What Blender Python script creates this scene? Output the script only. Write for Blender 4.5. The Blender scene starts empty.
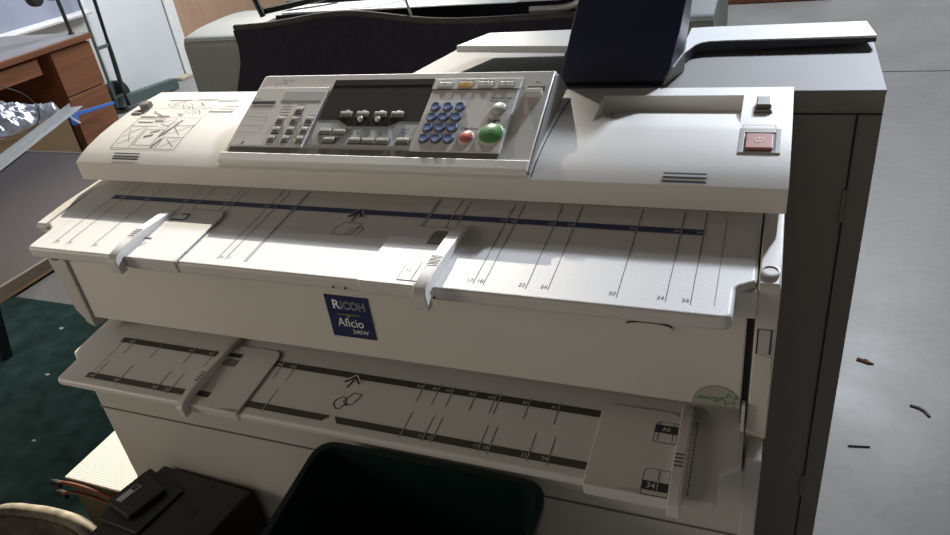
import bpy, bmesh, math, random
from mathutils import Vector
random.seed(7)
Z0 = 0.98                      # height of the upper feed table's front edge above the floor
COL = bpy.context.scene.collection
I = .0254

# ------------------------------------------------------------------ materials
def mat(name, col, rough=.5, metal=0, var=.06, scale=30, bump=0, bscale=200, spec=.5, alpha=1, trans=0, emit=None, stretch=(1,1,1), coat=0):
    m = bpy.data.materials.new(name); m.use_nodes = True
    nt = m.node_tree; b = nt.nodes['Principled BSDF']
    b.inputs['Roughness'].default_value = rough
    b.inputs['Metallic'].default_value = metal
    b.inputs['Specular IOR Level'].default_value = spec
    b.inputs['Coat Weight'].default_value = coat
    if trans: b.inputs['Transmission Weight'].default_value = trans
    if alpha < 1: b.inputs['Alpha'].default_value = alpha
    tc = nt.nodes.new('ShaderNodeTexCoord'); mp = nt.nodes.new('ShaderNodeMapping')
    mp.inputs['Scale'].default_value = stretch
    nt.links.new(tc.outputs['Object'], mp.inputs['Vector'])
    n = nt.nodes.new('ShaderNodeTexNoise'); n.inputs['Scale'].default_value = scale; n.inputs['Detail'].default_value = 6
    nt.links.new(mp.outputs[0], n.inputs['Vector'])
    r = nt.nodes.new('ShaderNodeValToRGB')
    c = Vector(col)
    r.color_ramp.elements[0].position = .3; r.color_ramp.elements[1].position = .7
    r.color_ramp.elements[0].color = (*(c*(1-var)), 1); r.color_ramp.elements[1].color = (*(c*(1+var)), 1)
    nt.links.new(n.outputs['Fac'], r.inputs['Fac']); nt.links.new(r.outputs['Color'], b.inputs['Base Color'])
    if bump:
        n2 = nt.nodes.new('ShaderNodeTexNoise'); n2.inputs['Scale'].default_value = bscale; n2.inputs['Detail'].default_value = 3
        nt.links.new(tc.outputs['Object'], n2.inputs['Vector'])
        bp = nt.nodes.new('ShaderNodeBump'); bp.inputs['Strength'].default_value = bump; bp.inputs['Distance'].default_value = .002
        nt.links.new(n2.outputs['Fac'], bp.inputs['Height']); nt.links.new(bp.outputs[0], b.inputs['Normal'])
    return m

def wood(name, c1, c2, rough=.45, axis=(1,9,9)):
    m = mat(name, c1, rough, 0, .12, 4, stretch=axis)
    r = [n for n in m.node_tree.nodes if n.type == 'VALTORGB'][0]
    r.color_ramp.elements[0].color = (*c2, 1); r.color_ramp.elements[1].color = (*c1, 1)
    return m

M = {}
M['cover'] = mat('cover_plastic', (.76,.745,.71), .40, var=.015, scale=8, bump=.10, bscale=700, spec=.55)
M['table'] = mat('table_plastic', (.66,.645,.62), .45, var=.02, scale=9, bump=.12, bscale=500)
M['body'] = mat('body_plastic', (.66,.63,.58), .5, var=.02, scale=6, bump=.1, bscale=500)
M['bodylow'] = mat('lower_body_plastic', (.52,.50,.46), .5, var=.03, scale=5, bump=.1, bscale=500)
M['panel'] = mat('panel_plastic', (.62,.61,.58), .45, var=.02, scale=10)
M['panel2'] = mat('panel_face_plastic', (.72,.71,.68), .45, var=.02, scale=10)
M['pgray'] = mat('panel_blue_grey', (.47,.50,.50), .45, var=.02)
M['cab'] = mat('cabinet_paint', (.19,.18,.16), .45, var=.04, scale=5, bump=.1, bscale=400)
M['cabtop'] = mat('cabinet_top_paint', (.19,.19,.185), .6, var=.06, scale=7, bump=.08, bscale=300, spec=.2)
M['dark'] = mat('dark_gap', (.015,.014,.013), .8)
M['ink'] = mat('dark_ink', (.035,.035,.045), .6)
M['navyink'] = mat('navy_ink', (.03,.04,.13), .5)
M['greyink'] = mat('grey_ink', (.15,.14,.13), .6)
M['whiteink'] = mat('white_ink', (.88,.88,.88), .6)
M['goldink'] = mat('gold_ink', (.35,.32,.12), .5)
M['greenink'] = mat('green_ink', (.10,.22,.13), .6)
M['screen'] = mat('display_glass', (.055,.052,.047), .22, var=.08)
M['screendark'] = mat('display_band', (.022,.022,.024), .3)
M['key'] = mat('pale_key', (.66,.65,.60), .35)
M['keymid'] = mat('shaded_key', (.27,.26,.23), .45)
M['keydark'] = mat('dark_key', (.13,.12,.10), .45)
M['blue'] = mat('blue_key', (.19,.25,.45), .2, spec=.8, coat=.5)
M['red'] = mat('red_key', (.66,.20,.16), .3, coat=.4)
M['green'] = mat('green_key', (.13,.34,.13), .3, coat=.4)
M['amber'] = mat('amber_key', (.74,.46,.13), .35)
M['powerred'] = mat('pink_red_rocker', (.48,.20,.17), .35, coat=.3)
M['badge'] = mat('badge_blue', (.010,.017,.080), .4)
M['sticker'] = mat('clear_sticker', (.40,.40,.35), .4)
M['navy'] = mat('navy_plastic', (.016,.019,.045), .42, var=.1, scale=20, bump=.15, bscale=500)
M['slab'] = mat('tray_plastic', (.78,.79,.80), .32, var=.02)
M['slabedge'] = mat('tray_edge', (.05,.055,.08), .5)
M['fabric'] = mat('black_fabric', (.022,.020,.031), .9, var=.2, scale=60, bump=.5, bscale=900, spec=.25)
M['fabrichem'] = mat('fabric_hem', (.05,.045,.042), .85, var=.25, scale=40, bump=.5, bscale=700)
M['plot'] = mat('plotter_grey', (.22,.24,.22), .5, var=.04)
M['plottop'] = mat('plotter_top', (.50,.55,.58), .35, var=.03)
M['paperblue'] = mat('pale_paper', (.75,.84,.90), .6)
M['blueprint'] = mat('blue_print', (.15,.35,.75), .6)
M['blackmetal'] = mat('black_metal', (.015,.018,.018), .4, spec=.5)
M['greenmetal'] = mat('green_metal', (.07,.105,.10), .45, var=.12, scale=25)
M['steel'] = mat('brushed_aluminium', (.55,.56,.57), .32, .6, var=.08, stretch=(40,1,40))
M['deskwood'] = wood('cherry_laminate', (.27,.105,.045), (.18,.065,.028), .42, (3,.6,12))
M['desktop'] = mat('desk_top_laminate', (.30,.28,.27), .28, var=.15, scale=6)
M['wall'] = mat('wall_paint', (.62,.62,.58), .8, var=.03, scale=3)
M['door'] = mat('door_paint', (.66,.70,.72), .6, var=.03, scale=6, bump=.2, bscale=60)
M['tanwood'] = wood('tan_veneer', (.46,.30,.20), (.40,.25,.165), .5, (6,6,.8))
M['white'] = mat('white_trim', (.80,.80,.79), .5)
M['board'] = mat('whiteboard', (.33,.36,.45), .25, var=.16, scale=1.6)  # bluish grey reflection on the board, painted into its base colour
M['floor'] = None
M['rug'] = mat('green_carpet', (.034,.070,.064), .95, var=.35, scale=14, bump=.9, bscale=700, spec=.1)
M['purple'] = mat('table_laminate', (.036,.024,.026), .5, var=.06, scale=12)
M['tableedge'] = mat('table_edge_metal', (.16,.135,.11), .4, .2)
M['card'] = mat('cardboard', (.34,.22,.12), .8, var=.08, scale=10)
M['wrap'] = mat('plastic_wrap', (.32,.34,.42), .14, .25, var=.45, scale=30, bump=1.0, bscale=35, spec=1)
M['wire'] = mat('brown_wire', (.05,.035,.04), .4)
M['strap'] = mat('blue_plastic', (.07,.20,.62), .35)
M['perf'] = None
M['olive'] = mat('olive_panel', (.11,.11,.06), .6)
M['cordred'] = mat('red_brown_cord', (.16,.045,.025), .5, var=.2)
M['case'] = mat('black_case_plastic', (.012,.011,.010), .5, var=.1, bump=.2, bscale=300)
M['bin'] = mat('dark_green_plastic', (.004,.017,.015), .38, bump=.1, bscale=200)
M['oldwood'] = mat('worn_wood', (.20,.165,.12), .75, var=.45, scale=28, bump=.5, bscale=90)
M['paleedge'] = mat('pale_worn_edge', (.30,.26,.19), .75, var=.45, scale=40)
M['redwood'] = wood('red_brown_board', (.40,.16,.10), (.28,.10,.06), .4, (1,9,9))
M['leaf'] = mat('dry_leaf', (.16,.08,.04), .9)
M['twig'] = mat('grey_twig', (.21,.19,.18), .9)

def concrete():
    m = bpy.data.materials.new('concrete'); m.use_nodes = True; nt = m.node_tree; b = nt.nodes['Principled BSDF']
    tc = nt.nodes.new('ShaderNodeTexCoord')
    a = nt.nodes.new('ShaderNodeTexNoise'); a.inputs['Scale'].default_value = 2.2; a.inputs['Detail'].default_value = 9; a.inputs['Roughness'].default_value = .6
    c = nt.nodes.new('ShaderNodeTexNoise'); c.inputs['Scale'].default_value = 38; c.inputs['Detail'].default_value = 6
    r = nt.nodes.new('ShaderNodeValToRGB'); r.color_ramp.elements[0].position = .3; r.color_ramp.elements[1].position = .7
    r.color_ramp.elements[0].color = (.235,.230,.222,1); r.color_ramp.elements[1].color = (.375,.37,.36,1)
    mx = nt.nodes.new('ShaderNodeMix'); mx.data_type = 'FLOAT'; mx.inputs[0].default_value = .35
    nt.links.new(tc.outputs['Object'], a.inputs['Vector']); nt.links.new(tc.outputs['Object'], c.inputs['Vector'])
    nt.links.new(a.outputs['Fac'], mx.inputs[2]); nt.links.new(c.outputs['Fac'], mx.inputs[3])
    nt.links.new(mx.outputs[0], r.inputs['Fac']); nt.links.new(r.outputs['Color'], b.inputs['Base Color'])
    r2 = nt.nodes.new('ShaderNodeMapRange'); r2.inputs[3].default_value = .30; r2.inputs[4].default_value = .58
    nt.links.new(a.outputs['Fac'], r2.inputs[0]); nt.links.new(r2.outputs[0], b.inputs['Roughness'])
    bp = nt.nodes.new('ShaderNodeBump'); bp.inputs['Strength'].default_value = .10; bp.inputs['Distance'].default_value = .002
    nt.links.new(c.outputs['Fac'], bp.inputs['Height']); nt.links.new(bp.outputs[0], b.inputs['Normal'])
    return m
M['floor'] = concrete()

# ------------------------------------------------------------------ mesh helpers
def ident(x, y, z): return Vector((x, y, z + Z0))
def T1(x, y, w): return Vector((x, y - .1162*w, .117*y + .9932*w + Z0))          # upper feed table
def T2(x, y, w): return Vector((x, y - .119*w, -.2028 + .12*y + .9929*w + Z0))   # lower feed table
def PAN(u, v, w): return Vector((.0107 + .9795*u, .163 + .8745*v - .4412*w, .0745 + .4412*v + .8745*w + Z0))  # slanted control panel
PROF = [(.15,.0615),(.163,.0682),(.1806,.0753),(.2132,.0845),(.2496,.0918),(.29,.0976),(.33,.1025),(.376,.105)]
def covz(y):
    for (a, za), (b, zb) in zip(PROF, PROF[1:]):
        if y <= b: return za + (zb-za)*(y-a)/(b-a)
    return PROF[-1][1]
def COV(x, y, w):
    s = (covz(y+.004)-covz(y-.004))/.008; k = math.hypot(1, s)
    return Vector((x, y - w*s/k, covz(y) + w/k + Z0))
def AP(x, z, w): return Vector((x, .035 - w, z + Z0))                             # apron front
def XF(y0): return lambda x, z, w: Vector((x, y0 - w, z + Z0))

def box(bm, x0, x1, y0, y1, z0, z1, f=ident):
    v = [bm.verts.new(f(x, y, z)) for z in (z0, z1) for (x, y) in ((x0,y0),(x1,y0),(x1,y1),(x0,y1))]
    for q in ((3,2,1,0),(4,5,6,7),(0,1,5,4),(1,2,6,5),(2,3,7,6),(3,0,4,7)): bm.faces.new([v[i] for i in q])
    return bm
def prism(bm, poly, a0, a1, f=ident, axis='z'):
    g = {'z': lambda p, a: f(p[0], p[1], a), 'x': lambda p, a: f(a, p[0], p[1]), 'y': lambda p, a: f(p[0], a, p[1])}[axis]
    A = [bm.verts.new(g(p, a0)) for p in poly]; B = [bm.verts.new(g(p, a1)) for p in poly]
    n = len(poly)
    for i in range(n): bm.faces.new([A[i], A[(i+1)%n], B[(i+1)%n], B[i]])
    bm.faces.new(A[::-1]); bm.faces.new(B)
    return bm
def fillet(poly, r, n=5):
    """poly: list of (x,y) or (x,y,r)"""
    out = []
    N = len(poly)
    for i in range(N):
        p = poly[i]; rr = p[2] if len(p) > 2 else r
        P = Vector(p[:2]); a = (Vector(poly[i-1][:2])-P); b = (Vector(poly[(i+1)%N][:2])-P)
        if rr <= 0: out.append(tuple(P)); continue
        rr = min(rr, a.length*.45, b.length*.45)
        s = P + a.normalized()*rr; e = P + b.normalized()*rr
        for k in range(n+1):
            t = k/n
            out.append(tuple((1-t)**2*s + 2*t*(1-t)*P + t*t*e))
    return out
def tube(bm, pts, r, n=8, f=ident, closed=False):
    P = [f(*p) for p in pts]; rings = []
    up = Vector((0,0,1))
    for i, p in enumerate(P):
        a = P[max(0, i-1)]; b = P[min(len(P)-1, i+1)]
        t = (b-a).normalized()
        s = t.cross(up)
        if s.length < .05: s = t.cross(Vector((1,0,0)))
        s.normalize(); u = s.cross(t).normalized()
        rr = r[i] if isinstance(r, (list, tuple)) else r
        rings.append([bm.verts.new(p + s*math.cos(2*math.pi*k/n)*rr + u*math.sin(2*math.pi*k/n)*rr) for k in range(n)])
    for A, B in zip(rings, rings[1:]):
        for k in range(n): bm.faces.new([A[k], A[(k+1)%n], B[(k+1)%n], B[k]])
    bm.faces.new(rings[0][::-1]); bm.faces.new(rings[-1])
    return bm
def disc(bm, u, v, w0, prof, f, n=24, sx=1, sy=1):
    """turned key: prof list of (radius, height) from base up"""
    rings = [[bm.verts.new(f(u + sx*r*math.cos(2*math.pi*k/n), v + sy*r*math.sin(2*math.pi*k/n), w0 + h)) for k in range(n)] for r, h in prof]
    for A, B in zip(rings, rings[1:]):
        for k in range(n): bm.faces.new([A[k], A[(k+1)%n], B[(k+1)%n], B[k]])
    bm.faces.new(rings[0][::-1]); bm.faces.new(rings[-1])
    return bm
def line(bm, a, b, w, f, off=.0004, n=1, wb=None):
    a = Vector(a); b = Vector(b); d = (b-a).normalized(); s = Vector((-d.y, d.x))
    prev = None
    for i in range(n+1):
        t = i/n; p = a.lerp(b, t); h = s*((w if wb is None else w+(wb-w)*t)/2)
        cur = (bm.verts.new(f(p.x+h.x, p.y+h.y, off)), bm.verts.new(f(p.x-h.x, p.y-h.y, off)))
        if prev: bm.faces.new([prev[0], prev[1], cur[1], cur[0]])
        prev = cur
def polyl(bm, pts, w, f, off=.0004, closed=False, n=1):
    P = list(pts) + ([pts[0]] if closed else [])
    for a, b in zip(P, P[1:]): line(bm, a, b, w, f, off, n)
def flat(bm, poly, f, off=.0004):
    bm.faces.new([bm.verts.new(f(p[0], p[1], off)) for p in poly])
def rect(bm, x0, x1, y0, y1, f, off=.0004): flat(bm, [(x0,y0),(x1,y0),(x1,y1),(x0,y1)], f, off)
_txt = {}
def text(bm, s, size, x, y, f, off=.0006, align='LEFT', bold=0, outline=0, shear=0, sx=1, rot=0):
    cu = bpy.data.curves.new('t', 'FONT'); cu.body = s; cu.size = size; cu.align_x = align; cu.resolution_u = 3
    cu.offset = bold*size; cu.shear = shear
    if outline: cu.fill_mode = 'NONE'; cu.bevel_depth = outline; cu.bevel_resolution = 0
    o = bpy.data.objects.new('t', cu); COL.objects.link(o)
    dg = bpy.context.evaluated_depsgraph_get(); dg.update()
    me = bpy.data.meshes.new_from_object(o.evaluated_get(dg))
    c, sn = math.cos(rot), math.sin(rot)
    vs = [bm.verts.new(f(x + (v.co.x*sx)*c - v.co.y*sn, y + (v.co.x*sx)*sn + v.co.y*c, off + v.co.z*.3)) for v in me.vertices]
    for p in me.polygons:
        try: bm.faces.new([vs[i] for i in p.vertices])
        except ValueError: pass
    bpy.data.objects.remove(o); bpy.data.curves.remove(cu); bpy.data.meshes.remove(me)

def wloc(o):
    v = Vector((0,0,0))
    while o: v += o.location; o = o.parent
    return v
def obj(name, bm, m, parent=None, bevel=0, smooth=None, seg=2, label=None, norm=True, weld=False):
    if norm: bmesh.ops.recalc_face_normals(bm, faces=bm.faces[:])
    cs = [v.co for v in bm.verts]
    lo = Vector([min(c[i] for c in cs) for i in range(3)]); hi = Vector([max(c[i] for c in cs) for i in range(3)])
    base = Vector(((lo.x+hi.x)/2, (lo.y+hi.y)/2, lo.z))
    pw = wloc(parent) if parent else Vector((0,0,0))
    for v in bm.verts: v.co -= base
    me = bpy.data.meshes.new(name); bm.to_mesh(me); bm.free()
    o = bpy.data.objects.new(name, me); COL.objects.link(o)
    o.location = base - pw; o.parent = parent
    for mm in (m if isinstance(m, list) else [m]): me.materials.append(mm)
    if smooth is not None:
        for p in me.polygons: p.use_smooth = True
        me.set_sharp_from_angle(angle=math.radians(smooth))
    if bevel:
        b = o.modifiers.new('b', 'BEVEL'); b.width = bevel; b.segments = seg; b.limit_method = 'ANGLE'; b.angle_limit = math.radians(40)
        b.harden_normals = smooth is not None
    if label: o['label'] = label
    return o
def tag(o, label, cat, group=None):
    o['label'] = label; o['category'] = cat
    if group: o['group'] = group
    return o
def thing(name, loc, label, cat, group=None):
    o = bpy.data.objects.new(name, None); COL.objects.link(o); o.location = (loc[0], loc[1], loc[2]+Z0); o.empty_display_size = .1
    return tag(o, label, cat, group)
def struct(o): o['kind'] = 'structure'; return o
def B(): return bmesh.new()

# ================================================================== setting
FZ = -Z0
o = struct(obj('floor', box(B(), -6, 9, -3, 12, FZ-.08, FZ), M['floor']))
bm = B(); box(bm, .2, 9, 4.018, 4.030, FZ, FZ+.0012)
struct(obj('trim_1', bm, mat('floor_joint', (.10,.10,.10), .8)))
WX = -4.15
bm = B(); box(bm, WX-.12, WX, -2.0, 3.42, FZ, 1.6)
struct(obj('wall_left', bm, M['wall']))
bm = B(); box(bm, WX-.12, WX, 4.28, 7.5, FZ, 1.6)
struct(obj('wall_back', bm, M['tanwood']))
# white door and its frame
d = struct(obj('door_1', box(B(), WX-.09, WX-.001, 3.42, 4.17, FZ+.01, 1.15), M['door'], bevel=.004))
bm = B(); box(bm, WX-.12, WX+.015, 4.17, 4.28, FZ, 1.2); box(bm, WX-.12, WX+.015, 3.42, 4.28, 1.155, 1.22)
struct(obj('trim_2', bm, M['white'], bevel=.004))
struct(obj('trim_3', box(B(), WX-.03, WX+.002, 4.166, 4.172, FZ, 1.155), mat('door_seam', (.08,.09,.09), .7)))
bm = B(); box(bm, WX+.0, WX+.06, 4.06, 4.18, FZ, FZ+.03)
o = tag(obj('door_wedge', bm, mat('cream_block', (.55,.48,.34), .7), bevel=.008), 'small cream block on the floor at the foot of the white door', 'block')

# whiteboard
t = thing('whiteboard', (WX+.02, 2.2, -.29), 'large whiteboard, coloured as a bluish grey reflection, with a white frame and tray on the left wall', 'whiteboard')
obj('board', box(B(), WX+.001, WX+.018, .9, 3.37, -.25, .95), M['board'], t)
bm = B(); box(bm, WX+.001, WX+.03, 3.37, 3.41, -.29, .98); box(bm, WX+.001, WX+.03, .86, 3.41, .95, .98); box(bm, WX+.001, WX+.03, .86, .9, -.29, .98)
obj('frame', bm, M['white'], t, bevel=.003)
obj('tray', prism(B(), [(WX+.001,-.285),(WX+.07,-.285),(WX+.075,-.268),(WX+.03,-.25),(WX+.001,-.25)], .86, 3.41, axis='y'), M['white'], t, bevel=.003)

# ================================================================== rug
bm = B(); prism(bm, fillet([(-3.9,-1.6),(-.62,-1.6),(-.62,1.0),(-3.9,1.02)], .02), FZ, FZ+.008)
tag(obj('floor_rug', bm, M['rug'], bevel=.003), 'dark green low pile carpet lying on the concrete left of the big copier', 'rug')
bits = [(-1.75,.62,.009),(-1.95,.86,.010),(-1.5,.35,.007),(-1.38,.62,.008),(-1.85,.45,.006)]
for i,(x,y,s) in enumerate(bits):
    bm = B(); prism(bm, [(x-s,y-s*.4),(x+s*.7,y-s*.6),(x+s,y+s*.2),(x-s*.2,y+s*.6)], FZ+.008, FZ+.010)
    tag(obj('lint_scrap', bm, M['whiteink']), 'tiny pale scrap of lint lying on the dark green carpet', 'scrap', 'lint scraps on the green carpet')

# ================================================================== desk
t = thing('office_desk', (-3.6, 2.0, FZ), 'reddish brown wooden desk with drawers standing below the whiteboard', 'desk')
DX = -3.24
bm = B(); box(bm, -3.95, DX+.02, .9, 2.585, -.275, -.24)
obj('desktop', bm, [M['deskwood']], t, bevel=.004)
obj('surface', box(B(), -3.945, DX+.012, .905, 2.58, -.2400, -.2385), M['desktop'], t, label='grey brown laminate desk surface')
bm = B(); box(bm, -3.93, DX-.02, 2.29, 2.575, FZ, -.275); box(bm, -3.93, -3.90, .95, 2.29, -.75, -.275); box(bm, -3.93, DX-.02, .93, .97, FZ, -.275)
obj('carcass', bm, M['deskwood'], t, bevel=.002)
obj('drawer', box(B(), DX-.02, DX, 2.292, 2.575, -.535, -.285), M['deskwood'], t, bevel=.003)
obj('drawer', box(B(), DX-.02, DX, 2.292, 2.575, -.93, -.541), M['deskwood'], t, bevel=.003)
obj('pencil_drawer', box(B(), DX-.02, DX, 1.3, 2.20, -.375, -.288), M['deskwood'], t, bevel=.003)
bm = B(); tube(bm, [(DX, 1.68, -.33), (DX+.025, 1.69, -.33), (DX+.025, 1.80, -.33), (DX, 1.81, -.33)], .005)
obj('handle', bm, M['blackmetal'], t)
# pole with discs on the desk
t = thing('black_pole_stand', (-3.33, 2.55, -.2385), 'thin black pole with two round black discs at its top standing on the desk', 'stand')
obj('foot', disc(B(), -3.33, 2.55, -.2385, [(.017,0),(.017,.006),(.012,.012)], ident), M['blackmetal'], t, smooth=40)
obj('pole', tube(B(), [(-3.33,2.55,-.23), (-3.345,2.56,-.04), (-3.36,2.57,.22)], .011), M['blackmetal'], t, smooth=40)
for yy in (2.55, 2.43):
    bm = B()
    disc(bm, yy, .02 if yy > 2.5 else .012, -.03, [(.0,0),(.04,.0),(.048,.012),(.048,.045),(.04,.055)], lambda a, b, c: Vector((-3.36+c, a, b-.02+Z0)), n=28)
    obj('disc', bm, M['blackmetal'], t, smooth=40)

# ================================================================== hand truck
t = thing('hand_truck', (-4.0, 3.3, FZ), 'dark green and black hand truck standing against the wall beside the desk', 'hand truck')
hx = -4.0
obj('rail', tube(B(), [(hx,3.255,-.93),(hx,3.262,-.4),(hx,3.268,.10),(hx,3.30,.17)], .011), M['greenmetal'], t, smooth=40, label='grey green frame rail')
obj('rail', tube(B(), [(hx,3.345,-.93),(hx,3.37,-.6),(hx,3.40,-.1),(hx,3.40,.10),(hx,3.36,.17)], .017), M['blackmetal'], t, smooth=40, label='thick black frame rail')
for z in (-.50, -.86):
    obj('crossbar', box(B(), hx-.008, hx+.008, 3.26, 3.37, z-.012, z+.012), M['greenmetal'], t, bevel=.002)
obj('brace', tube(B(), [(hx+.02,3.36,-.62),(hx+.05,3.31,-.80),(hx+.06,3.31,-.93)], .010), M['blackmetal'], t, smooth=40)
obj('toe_plate', prism(B(), fillet([(3.26,-.935),(3.86,-.975),(3.86,-.895),(3.30,-.86)], .01), hx-.02, hx+.05, axis='x'), M['greenmetal'], t, bevel=.003)
bm = B(); disc(bm, 3.34, -.86, 0, [(.055,0),(.095,.0),(.11,.012),(.11,.05),(.095,.062),(.05,.062)], lambda a, b, c: Vector((hx-.09+c, a, b+Z0-.005)), n=32)
obj('wheel', bm, M['blackmetal'], t, smooth=40)
# blue strap
t = thing('blue_stick', (-3.1, 2.3, -.63), 'blue plastic stick with a flared end poking out beside the cardboard box', 'stick')
obj('shaft', prism(B(), fillet([(2.235,-.629),(2.53,-.656),(2.535,-.640),(2.24,-.606)], .004), -3.19, -3.178, axis='x'), M['strap'], t, bevel=.002)
obj('flared_end', prism(B(), fillet([(2.17,-.585),(2.25,-.59),(2.25,-.645),(2.22,-.68),(2.16,-.64)], .012), -3.195, -3.165, axis='x'), M['strap'], t, bevel=.004)
bm=B(); tube(bm, [(-3.16,2.19,-.60),(-3.155,2.20,-.63),(-3.155,2.235,-.665)], .006); obj('edge', bm, M['whiteink'], t, label='pale worn edge')

# ================================================================== cardboard box with wrap
t = thing('cardboard_box', (-2.7, 1.3, FZ), 'open brown cardboard box standing beyond the dark table', 'box')
bm = B()
X1, X0, Y0, Y1, ZT = -2.40, -3.02, .75, 1.60, -.37
for (a,b,c,dd) in ((X0,X1,Y0,Y0+.008),(X0,X1,Y1-.008,Y1),(X0,X0+.008,Y0,Y1),(X1-.008,X1,Y0,Y1)): box(bm, a, b, c, dd, FZ, ZT)
box(bm, X0, X1, Y0, Y1, FZ, FZ+.01)
obj('box_wall', bm, M['card'], t)
bm = B()
N=60
g = [[None]*(N+1) for _ in range(N+1)]
for i in range(N+1):
    for j in range(N+1):
        u, v = i/N, j/N
        e = min(u, 1-u, v, 1-v)
        h = ZT + .03 + .10*min(1, e*3) + (random.random()-.5)*.022 + .02*math.sin(9*u+5*v)*math.sin(7*v)
        if e == 0: h = ZT - .004
        g[i][j] = bm.verts.new(ident(X0+.01+(X1-X0-.02)*u, Y0+.01+(Y1-Y0-.02)*v, h))
for i in range(N):
    for j in range(N): bm.faces.new([g[i][j], g[i+1][j], g[i+1][j+1], g[i][j+1]])
tag(obj('plastic_wrap', bm, M['wrap'], smooth=60), 'crumpled clear silvery plastic wrap heaped in the cardboard box', 'plastic wrap')
bm = B(); disc(bm, -2.62, 1.19, ZT+.115, [(.0,0),(.034,.0),(.036,.01),(.036,.07),(.03,.078),(.0001,.078)], ident, n=24)
tag(obj('small_tin', bm, M['steel'], smooth=40), 'small silvery tin sitting in the crumpled plastic wrap', 'tin')
bm = B()
pts = [(-2.33,1.06,-.07),(-2.33,1.19,-.09),(-2.33,1.29,-.15),(-2.33,1.385,-.21),(-2.33,1.43,-.28),(-2.33,1.415,-.34),(-2.33,1.34,-.365),(-2.33,1.2,-.34),(-2.33,1.08,-.31)]
def smoothp(P, k=4):
    out = []
    for i in range(len(P)-1):
        p0 = Vector(P[max(0,i-1)]); p1 = Vector(P[i]); p2 = Vector(P[i+1]); p3 = Vector(P[min(len(P)-1,i+2)])
        for j in range(k):
            s = j/k
            out.append(tuple(.5*((2*p1)+(p2-p0)*s+(2*p0-5*p1+4*p2-p3)*s*s+(3*p1-p0-3*p2+p3)*s**3)))
    out.append(tuple(P[-1])); return out
tube(bm, smoothp(pts), .0022, 6)
tube(bm, smoothp([(-2.33,1.06,-.035),(-2.33,1.21,-.055),(-2.33,1.2,-.085),(-2.33,1.14,-.14),(-2.33,1.05,-.17)]), .0022, 6)
tube(bm, smoothp([(-2.33,1.08,-.075),(-2.33,1.19,-.08),(-2.33,1.13,-.17),(-2.33,1.08,-.20)]), .002, 6)
for v in bm.verts:
    v.co = Vector((v.co.x-.055, v.co.y+.032, v.co.z-.013))
tag(obj('loose_cable', bm, M['wire'], smooth=60), 'thin dark looping cable hanging over the crumpled plastic wrap', 'cable')

# ================================================================== dark table and strip
t = thing('work_table', (-1.4, .1, FZ), 'low dark purple grey table with a pale metal edge left of the copier', 'table')
TX0, TX1, TY0, TY1, TZ = -1.80, -.965, -.8, .885, -.25
obj('tabletop', box(B(), TX0, TX1-.006, TY0, TY1-.006, TZ-.020, TZ), M['purple'], t, bevel=.002)
bm = B(); box(bm, TX1-.006, TX1+.004, TY0, TY1+.004, TZ-.022, TZ+.002); box(bm, TX0, TX1+.004, TY1-.006, TY1+.004, TZ-.022, TZ+.002)
obj('edge_strip', bm, M['tableedge'], t, bevel=.002, label='pale metal edge strip')
for x, y in ((-1.0,-.22),(-1.775,.66),(-1.0,-.7),(-1.775,-.7)):
    k = -.245 if x < -1.5 else 0
    obj('leg', prism(B(), [(x-.022,TZ-.025),(x+.022,TZ-.025),(x+.022+k,FZ),(x-.022+k,FZ)], y-.02, y+.02, axis='y'), M['blackmetal'], t, bevel=.003)
bm = B()
a = Vector((-1.52, .40)); b = Vector((-1.95, 1.305)); dd = (b-a).normalized(); s = Vector((dd.y, -dd.x))*.023
def BAR(p, q, w): return Vector((a.x+dd.x*p+s.x*q, a.y+dd.y*p+s.y*q, TZ+.002+w+Z0))
L_ = (b-a).length
box(bm, 0, L_, -1, 1, 0, .003, BAR); box(bm, 0, L_, -1.0, -.93, 0, .02, BAR)
tag(obj('metal_strip', bm, M['steel'], bevel=.0008), 'flat silvery metal strip lying on the dark table and jutting past its end', 'metal strip')

# ================================================================== plotter behind
PY = 1.28
t = thing('large_plotter', (-.45, PY+.3, FZ), 'grey wide plotter with a black fabric catch bin standing behind the copier', 'plotter')
endp = fillet([(PY+.0,-.42,.0),(PY+.0,-.01,.03),(PY+.10,.006,.05),(PY+.32,.012,.1),(PY+.52,-.03,.05),(PY+.55,-.42,0)], .02, 6)
for x0, x1 in ((-1.32,-1.06),(.20,.365)):
    e = obj('end_cover', prism(B(), endp, x0, x1, axis='x'), M['plot'], t, bevel=.006, smooth=35)
    capp = [(y, z+.002) for (y, z) in endp if z > -.02]
    bm = B(); prism(bm, [(y, z) for y, z in capp] + [(y, z-.006) for y, z in capp[::-1]], x0+.002, x1-.002, axis='x')
    obj('top_cover', bm, M['plottop'], e, smooth=35, label='pale blue grey rounded top')
obj('beam', box(B(), -1.06, .20, PY+.20, PY+.50, -.30, -.06), M['plot'], t, bevel=.01)
for x in (-1.2, .28):
    obj('leg', box(B(), x-.03, x+.03, PY+.2, PY+.3, FZ+.05, -.42), M['plot'], t, bevel=.005)
    obj('foot', box(B(), x-.035, x+.035, PY-.05, PY+.6, FZ, FZ+.05), M['plot'], t, bevel=.008)
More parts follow.
